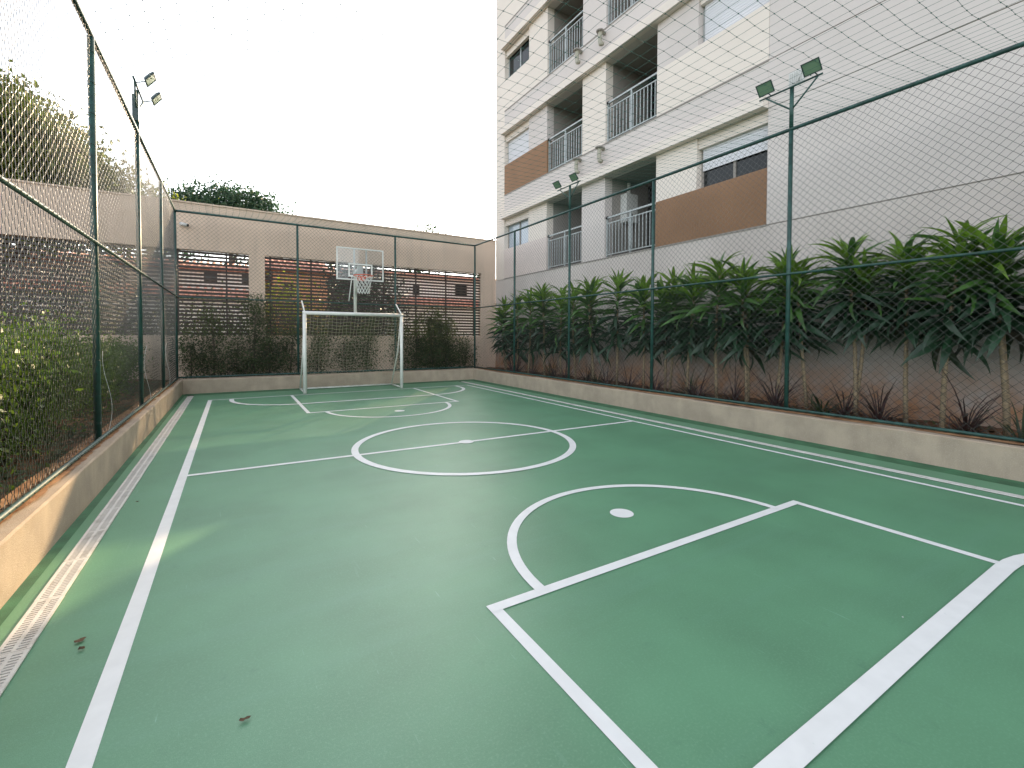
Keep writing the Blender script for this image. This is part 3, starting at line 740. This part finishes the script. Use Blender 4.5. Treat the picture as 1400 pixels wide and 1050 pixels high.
def strap_leaf(name, L, w, arch, m, n=7, fold=0.25, tip=1.0):
    """lance-shaped leaf along +X that arches down; midrib fold"""
    V = []; ang = 0.0; x = z = 0.0
    for i in range(n+1):
        s = i/n; hw = w*(math.sin(math.pi*min(1, (s*0.92+0.06))**0.8))*tip if i < n else 0.001
        hw = max(hw, 0.001)
        V += [(x, -hw, z+hw*fold), (x, 0, z), (x, hw, z+hw*fold)]
        ang = -arch*s; st = L/n; x += st*math.cos(ang); z += st*math.sin(ang)
    Fc = []
    for i in range(n):
        for j in range(2): Fc.append((i*3+j, (i+1)*3+j, (i+1)*3+j+1, i*3+j+1))
    return mesh_np(name, np.array(V), Fc, m, True)
LV = {}
for key, m in (('y', LEAFY), ('m', LEAFM), ('d', LEAFD)):
    LV[key] = [strap_leaf('leaf', L, w, a, m) for L, w, a in ((0.48, 0.034, 0.5), (0.58, 0.037, 1.0), (0.62, 0.035, 1.5), (0.44, 0.031, 0.25), (0.54, 0.040, 1.2))]

def dracaena(x, y, zt, zb, n, seed, nstem=1, where=''):
    g = random.Random(seed)
    t = thing('dracaena', 'tall %s dracaena with glossy strap leaves %s' % ('twin-caned' if nstem > 1 else 'single-caned', where or 'against the apartment wall'), 'plant', (x, y, 0.26), 'dracaenas in the bed below the apartments')
    for s in range(nstem):
        bx, by = x+(g.uniform(-.06, .06) if s else 0), y+(g.uniform(-.12, .12) if s else 0)
        lx, ly = g.uniform(-.10, .06), g.uniform(-.16, .16); z1 = zt-0.28-(0.35*g.random() if s else 0)
        st = lambda q: (bx+lx*q+0.03*math.sin(q*4+seed), by+ly*q+0.03*math.sin(q*3+seed*2), 0.22+(z1-0.22)*q)
        MB().tube([st(q/7) for q in range(8)], [0.030-0.012*q/7 for q in range(8)], 8).build('cane', CANE, t)
        k = n if not s else int(n*0.6)
        q0 = (zb-0.05-0.22)/(z1-0.22)
        for i in range(k):
            f = (i+g.random()*0.8)/k                              # 0 low .. 1 top
            q = q0+(1-q0)*f**0.85; px, py, pz = st(min(q, 1.0))
            az = i*2.399+g.uniform(-.3, .3)
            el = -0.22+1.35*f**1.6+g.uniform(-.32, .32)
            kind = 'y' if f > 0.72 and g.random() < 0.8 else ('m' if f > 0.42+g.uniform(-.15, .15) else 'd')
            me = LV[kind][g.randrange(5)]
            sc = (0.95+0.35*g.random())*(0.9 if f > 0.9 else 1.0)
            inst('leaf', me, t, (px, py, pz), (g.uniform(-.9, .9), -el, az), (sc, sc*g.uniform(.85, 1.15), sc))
spots = [(0.70, 2.72, 1.55), (1.54, 2.74, 1.5), (2.04, 2.80, 1.5), (2.43, 2.78, 1.55), (3.06, 2.82, 1.6), (3.70, 2.70, 1.4), (4.13, 2.78, 1.35), (4.62, 2.72, 1.2),
         (5.15, 2.80, 1.25), (5.75, 2.75, 1.15), (6.34, 2.78, 1.2), (7.05, 2.78, 1.2), (7.75, 2.84, 1.25), (8.50, 2.80, 1.1), (9.20, 2.84, 1.15), (9.95, 2.86, 1.05), (10.7, 2.90, 1.1), (11.4, 2.86, 1.05), (12.2, 2.80, 1.0), (13.0, 2.75, 0.95)]
for i, (y, zt, zb) in enumerate(spots):
    g = random.Random(100+i)
    dracaena(7.58+g.uniform(-.14, .12), y, zt+g.uniform(-.08, .08), zb+g.uniform(-.08, .08), 125 if y < 8 else 105, 20+i, 2 if i % 3 == 1 else 1, {3.70: 'behind the fence post with the finned rear lamp', 8.50: 'behind the floodlight post before the balconies', 6.34: 'behind the plain post between the two floodlight posts', 13.0: 'beside the corner with the slatted boundary wall'}.get(y, ''))

# purple-brown strap tufts under them
def tuft(x, y, z, n, L, seed, m, label, group):
    g = random.Random(seed); b = MB()
    for i in range(n):
        az = g.uniform(0, 2*math.pi); el = g.uniform(0.5, 1.45); LL = L*g.uniform(.5, 1.1); w = g.uniform(.006, .011); arch = g.uniform(0.3, 2.2)
        px, pz = 0.0, 0.0; a = el; k = 6; ca, sa = math.cos(az), math.sin(az); base = len(b.v); r0 = g.uniform(0, .05)
        for j in range(k+1):
            s = j/k; hw = w*(1-s**2)+0.0008
            cx, cy = x+ca*(px+r0), y+sa*(px+r0)
            b.v += [(cx-sa*hw, cy+ca*hw, z+pz), (cx+sa*hw, cy-ca*hw, z+pz)]
            px += LL/k*math.cos(a); pz += LL/k*math.sin(a); a -= arch/k
        b.f += [(base+2*j, base+2*j+1, base+2*j+3, base+2*j+2) for j in range(k)]
    b.v = [(min(max(v[0], 6.99 if x > 6 else -99), XB-0.01 if x > 6 else 99), v[1], max(v[2], 0.2)) for v in b.v]
    b.build('strap_tuft', m, None, label=label, category='plant', group=group)
for i in range(20):
    g = random.Random(300+i); y = 1.3+i*0.58+g.uniform(-.22, .22)
    if i in (3, 4): y = 3.15+0.2*(i-3)
    tuft(7.42+g.uniform(-.22, .2), y, 0.25, g.randint(26, 48), g.uniform(.75, 1.35), 400+i, TUFT if i % 4 else TUFTG,
         'low tuft of narrow dark strap leaves at the foot of the dracaenas', 'strap tufts under the dracaenas')
def scatter(name, x0, x1, y0, y1, z, n, size, m, seed, label, cat):
    g = np.random.default_rng(seed); P = np.stack([g.uniform(x0, x1, n), g.uniform(y0, y1, n), z+g.uniform(0, .045, n)], 1)
    a = g.uniform(0, 2*math.pi, n); ax = np.stack([np.cos(a), np.sin(a), g.uniform(-.25, .35, n)], 1); sd_ = np.stack([-np.sin(a), np.cos(a), g.uniform(-.3, .3, n)], 1)
    s = (size*(0.5+g.random(n)))[:, None]
    V = np.stack([P, P+ax*s*.5+sd_*s*.22, P+ax*s, P+ax*s*.5-sd_*s*.22], 1).reshape(-1, 3)
    return link_mesh(name, V, np.arange(n*4).reshape(n, 4), m, None, label=label, category=cat, kind='stuff')
scatter('leaf_litter', 7.06, XB-0.06, 0, 14.6, 0.27, 1500, 0.09, DRY, 1, 'brown fallen leaves covering the dracaena bed', 'leaf litter')
scatter('ground_cover', 7.06, XB-0.06, 0, 14.6, 0.275, 1600, 0.06, SHRUBL, 2, 'small green ground cover on the dracaena bed', 'ground cover')
scatter('leaf_litter', CLX-2.6, CLX-0.26, 0, 14.4, 0.27, 2200, 0.075, DRY, 3, 'brown fallen leaves under the garden hedge', 'leaf litter')
scatter('ground_cover', CLX-1.6, CLX-0.27, 1.5, 14.0, 0.27, 6500, 0.075, SHRUBL, 12, 'low green ground cover between the garden fence and hedge', 'ground cover')
scatter('grass', CLX+0.0, CRX, CFY+0.47, YW-0.05, 0.26, 2600, 0.11, SHRUBL, 4, 'low green growth along the foot of the boundary wall', 'grass')
scatter('wall_litter', CLX-0.25, CLX-0.10, 2.0, 9.0, CH+0.004, 170, 0.05, DRY, 6, 'dry leaves and soil lying on top of the sunlit low wall', 'leaf litter')

# ------------------------------------------------------------------ garden hedge left of the court
for i in range(13):
    g = random.Random(900+i); y = 2.9+i*0.88; x = -1.86-0.03*i+g.uniform(-.08, .08); h = 1.5 if i < 6 else 1.28
    subs = [((x, y, h*0.5), (.42, .5, h*0.42)), ((x-.55, y+.2, h*0.48), (.5, .55, h*0.4))]+[((x+g.uniform(-.4, .25), y+g.uniform(-.5, .5), h-0.3+g.uniform(-.15, .12)), (.28, .32, .24)) for _ in range(5)]
    tree('garden_shrub', 'rounded leafy yellow-green garden shrub behind the sunlit chain link fence', (x, y, 0.22), (x, y, 0.7), subs, 7500 if i < 7 else 4500, 0.052, HEDGEL, 40+i, 'shrubs along the garden fence', 0.035, 'shrub', clump=9)
# sparse upright shrubs along the boundary wall
for i, (x, h, w, n) in enumerate(((-0.95, 1.5, .3, 420), (-0.45, 2.0, .28, 520), (0.05, 1.55, .3, 380), (0.48, 2.35, .30, 700), (0.85, 1.9, .26, 420), (1.35, 1.6, .28, 420), (2.1, 1.7, .3, 480), (2.9, 1.6, .32, 420), (3.5, 1.9, .3, 520),
                                  (4.6, 1.9, .26, 420), (5.1, 2.0, .28, 500), (5.65, 2.2, .36, 1000), (6.1, 1.9, .4, 900), (6.8, 1.4, .3, 400))):
    g = random.Random(500+i); y = 14.42+g.uniform(-.12, .12)
    bl = [((x+g.uniform(-.15, .15), y+g.uniform(-.1, .1), 0.5+(h-0.6)*k/4), (w*(.7+.7*g.random())*(1.25-.12*k), .24, .26)) for k in range(5)]
    tree('wall_shrub', 'thin upright shrub against the slatted boundary wall', (x, y, 0.2), (x+g.uniform(-.1, .1), y, h-0.35), bl, int(n*5.0), 0.055, SHRUBL, 500+i, 'shrubs along the boundary wall', 0.02, 'shrub', clump=6)

# ------------------------------------------------------------------ beyond the wall: hedge, trees, houses
def hedge(x0, x1, y, h, n, m, seed, label):
    cs = [((x, y, h*0.5), (0.8, 0.5, h*0.52)) for x in np.arange(x0, x1, 0.9)]
    tree('rear_hedge', label, (cs[0][0][0], y, -0.06), (cs[0][0][0], y, h*.4), cs, n, 0.10, m, seed, None, 0.05, 'hedge', clump=9)
hedge(-13.0, -2.6, 18.6, 3.6, 15000, LEAFD, 70, 'tall dark hedge seen through the slats beyond the garden side')
hedge(-7.0, 3.6, 17.0, 2.6, 17000, SHRUBL, 71, 'clipped green hedge seen through the slats beyond the wall')
tree('yellow_bush', 'sunlit yellow-green bush seen through the slats beside the orange house', (1.9, 18.6, -0.06), (1.9, 18.6, 1.6), [((1.7, 18.6, 2.6), (.8, .7, 1.0)), ((2.4, 18.5, 2.0), (.7, .6, .8))], 2600, 0.11, YLEAF, 72, None, 0.06, 'bush', 9)
tree('dark_tree', 'dark dense tree seen through the slats behind the backboard', (5.0, 20.5, -0.06), (5.0, 20.5, 2.0), [((4.6, 20.5, 3.2), (1.3, .9, 2.2)), ((5.6, 20.3, 2.4), (1.0, .8, 2.0))], 7000, 0.14, LEAFD, 73, None, 0.14, 'tree', 9)
bigb = [((-7.6, 23, 8.2), (2.4, 2, 1.8)), ((-9.5, 23, 7.6), (2.4, 2, 2.2)), ((-6.0, 22.5, 7.6), (1.7, 1.6, 1.5)), ((-4.6, 22.5, 6.8), (1.3, 1.4, 1.2)), ((-5.5, 22.5, 5.8), (1.8, 1.4, 1.2)), ((-8.0, 22, 6.0), (2.4, 1.8, 1.5)), ((-3.5, 22.8, 5.9), (1.2, 1.0, 0.9)), ((-7.2, 23.5, 9.2), (1.3, 1.2, .9)), ((-10.5, 23, 9.2), (1.8, 1.6, 1.4))]
tree('broad_tree', 'large spreading tree rising behind the boundary wall at the garden side', (-7.0, 23.0, -0.06), (-7.0, 23.0, 4.6), bigb, 80000, 0.20, TREEL, 81, None, 0.3, 'tree', 70)
tree('light_tree', 'small yellowish tree top just above the wall corner', (-3.3, 27.0, -0.06), (-3.3, 27, 5.4), [((-3.2, 27, 7.2), (1.0, .9, .9)), ((-2.3, 27, 6.6), (.8, .8, .7))], 1800, 0.16, YLEAF, 82, None, 0.12, 'tree', 12)
q = on(315, 283, 1, 34)
tree('round_tree', 'bluish green tree crown showing above the boundary wall', (q[0], 34, -0.06), (q[0], 34, 6.8), [((q[0]-1.6, 34, q[2]-.3), (1.4, 1.2, 1.0)), ((q[0]+0.1, 34, q[2]+.25), (1.2, 1.2, 1.0)), ((q[0]+1.6, 34, q[2]+.2), (.9, .9, .8)), ((q[0]+2.9, 34, q[2]-.9), (1.2, 1, .5)), ((q[0]-3.2, 34, q[2]-.6), (1.2, 1, .5))], 13000, 0.2, TREEL2, 83, None, 0.22, 'tree', 60)
q = on(587, 317, 1, 44)
tree('small_far_tree', 'tiny faint tree top peeping over the boundary wall by the apartments', (q[0], 44, -0.06), (q[0], 44, 8.0), [((q[0]-.5, 44, q[2]), (1.1, 1, .7)), ((q[0]+.9, 44, q[2]-.3), (1, 1, .5))], 1000, 0.22, TREEL2, 84, None, 0.2, 'tree', 12)

def house(name, label, x0, x1, y0, y1, h, roofh, m, wins, over=0.5, tiles=True, ridge_x=True):
    t = thing(name, label, 'house', ((x0+x1)/2, (y0+y1)/2, -0.06))
    MB().box(x0, x1, y0, y1, -0.06, h).build('wall', m, t)
    if roofh:
        ym = (y0+y1)/2; rf = MB()
        a, b, c, d = x0-over, x1+over, y0-over, y1+over
        rf.v = [(a, c, h-.05), (b, c, h-.05), (b, d, h-.05), (a, d, h-.05), (a, ym, h+roofh), (b, ym, h+roofh)]
        rf.f = [(0, 1, 5, 4), (2, 3, 4, 5), (0, 4, 3), (1, 2, 5), (0, 3, 2, 1)]
        ro = rf.build('roof', TILE, t)
        if tiles:   # barrel-tile courses as raised ribs down the visible slope
            b2 = MB(); n = int((b-a)/0.28)
            for i in range(n):
                xx = a+0.14+i*0.28; b2.tube([(xx, c-0.02, h-.03), (xx, ym, h+roofh+.02)], 0.07, 5)
            b2.build('tile_rows', TILE, ro)['kind'] = 'stuff'
    for (wx0, wx1, wz0, wz1) in wins:
        w = MB(); yv = y0-0.03; e = 0.06
        for q in ((wx0, wx0+e, wz0, wz1), (wx1-e, wx1, wz0, wz1), (wx0+e, wx1-e, wz0, wz0+e), (wx0+e, wx1-e, wz1-e, wz1)): w.box(q[0], q[1], yv, y0-0.001, q[2], q[3])
        mid = (wx0+wx1)/2; w.box(mid-.02, mid+.02, yv+.003, y0-0.001, wz0+e, wz1-e)
        wo = w.build('window', SLAT, t); MB().box(wx0+e, wx1-e, y0-0.012, y0-0.002, wz0+e, wz1-e).build('pane', GLASSD, wo)
for i, (x, y) in enumerate(((-14, 37), (-9, 38), (-3.5, 37), (2.5, 38), (8.0, 37.5), (13.5, 38.5), (19, 37))):
    g = random.Random(i+5)
    tree('background_tree', 'dark tree standing behind the houses beyond the boundary wall', (x, y, -0.06), (x, y, 3.5), [((x+g.uniform(-1, 1), y, 4.0+k*0.9), (2.6-.4*k, 1.5, 1.2)) for k in range(3)], 4500, 0.26, TREEL2, 950+i, 'trees behind the houses', 0.2, 'tree', 30)
house('white_house', 'white house with red tiled roof seen through the slats left of the goal', -9.5, 1.0, 24.5, 32.0, 4.35, 0.75, HOUSEW, [(-1.1, -0.6, 3.75, 4.2), (0.35, 0.75, 3.75, 4.2), (-5, -4, 2.6, 4)], 0.4)
house('tiled_porch', 'low red tiled porch in front of the white house', -9.5, 0.9, 21.6, 24.4, 2.95, 0.42, HOUSEW, [], 0.3)
house('dark_house', 'dark brown house wall seen through the slats behind the backboard', 4.3, 8.0, 28.0, 33.0, 4.9, 0.7, DKHOUSE, [(5.0, 5.5, 3.2, 3.9)], 0.2)
house('orange_house', 'orange rendered house wall seen through the slats beside the backboard', 1.6, 4.0, 24.2, 30.0, 4.5, 0.9, HOUSEO, [(2.0, 2.5, 3.2, 3.9)], 0.3)
house('upper_white_house', 'two-storey white house with red roof and brown window seen through the slats', 7.0, 15.5, 26.0, 33.0, 4.95, 0.6, HOUSEW, [(9.0, 9.4, 3.8, 4.4), (11.7, 12.5, 3.85, 4.6)], 0.4)
house('red_roof_outbuilding', 'long white outbuilding with low red tiled roof near the apartments', 7.4, 15.0, 22.6, 25.4, 3.05, 0.42, HOUSEW, [(8.6, 9.4, 1.4, 2.3)], 0.3)

# ------------------------------------------------------------------ litter on the court
def fallen(x, y, s, seed, m, label):
    g = random.Random(seed); b = MB(); n = 9
    ring = []
    for i in range(n):
        a = 2*math.pi*i/n; r = s*(0.6+0.5*abs(math.cos(a)))*g.uniform(.75, 1.1); ring.append((x+r*math.cos(a+seed), y+0.6*r*math.sin(a+seed), 0.0075+g.uniform(0, .007)))
    b.v = ring+[(x, y, 0.0072)]; b.f = [(i, (i+1) % n, n) for i in range(n)]
    b.build('fallen_leaf', m, None, label=label, category='leaf')
fallen(-0.63, 2.86, 0.028, 1, DRY, 'curled dark fallen leaf beside a smaller one near the slotted drain')
fallen(-0.61, 2.78, 0.018, 2, DRY, 'small dark leaf scrap just next to the curled leaf near the drain')
fallen(0.02, 1.95, 0.020, 3, DRY, 'single brown leaf curl alone on the open green court')
fallen(2.92, 0.93, 0.008, 4, WCABLE, 'tiny white scrap at the edge of the goal area line')
fallen(-0.89, 3.83, 0.018, 5, DRY, 'dark leaf scrap lying on the white drain grating')
fallen(-0.72, 5.0, 0.014, 6, DRY, 'dark speck of leaf between drain and sideline')
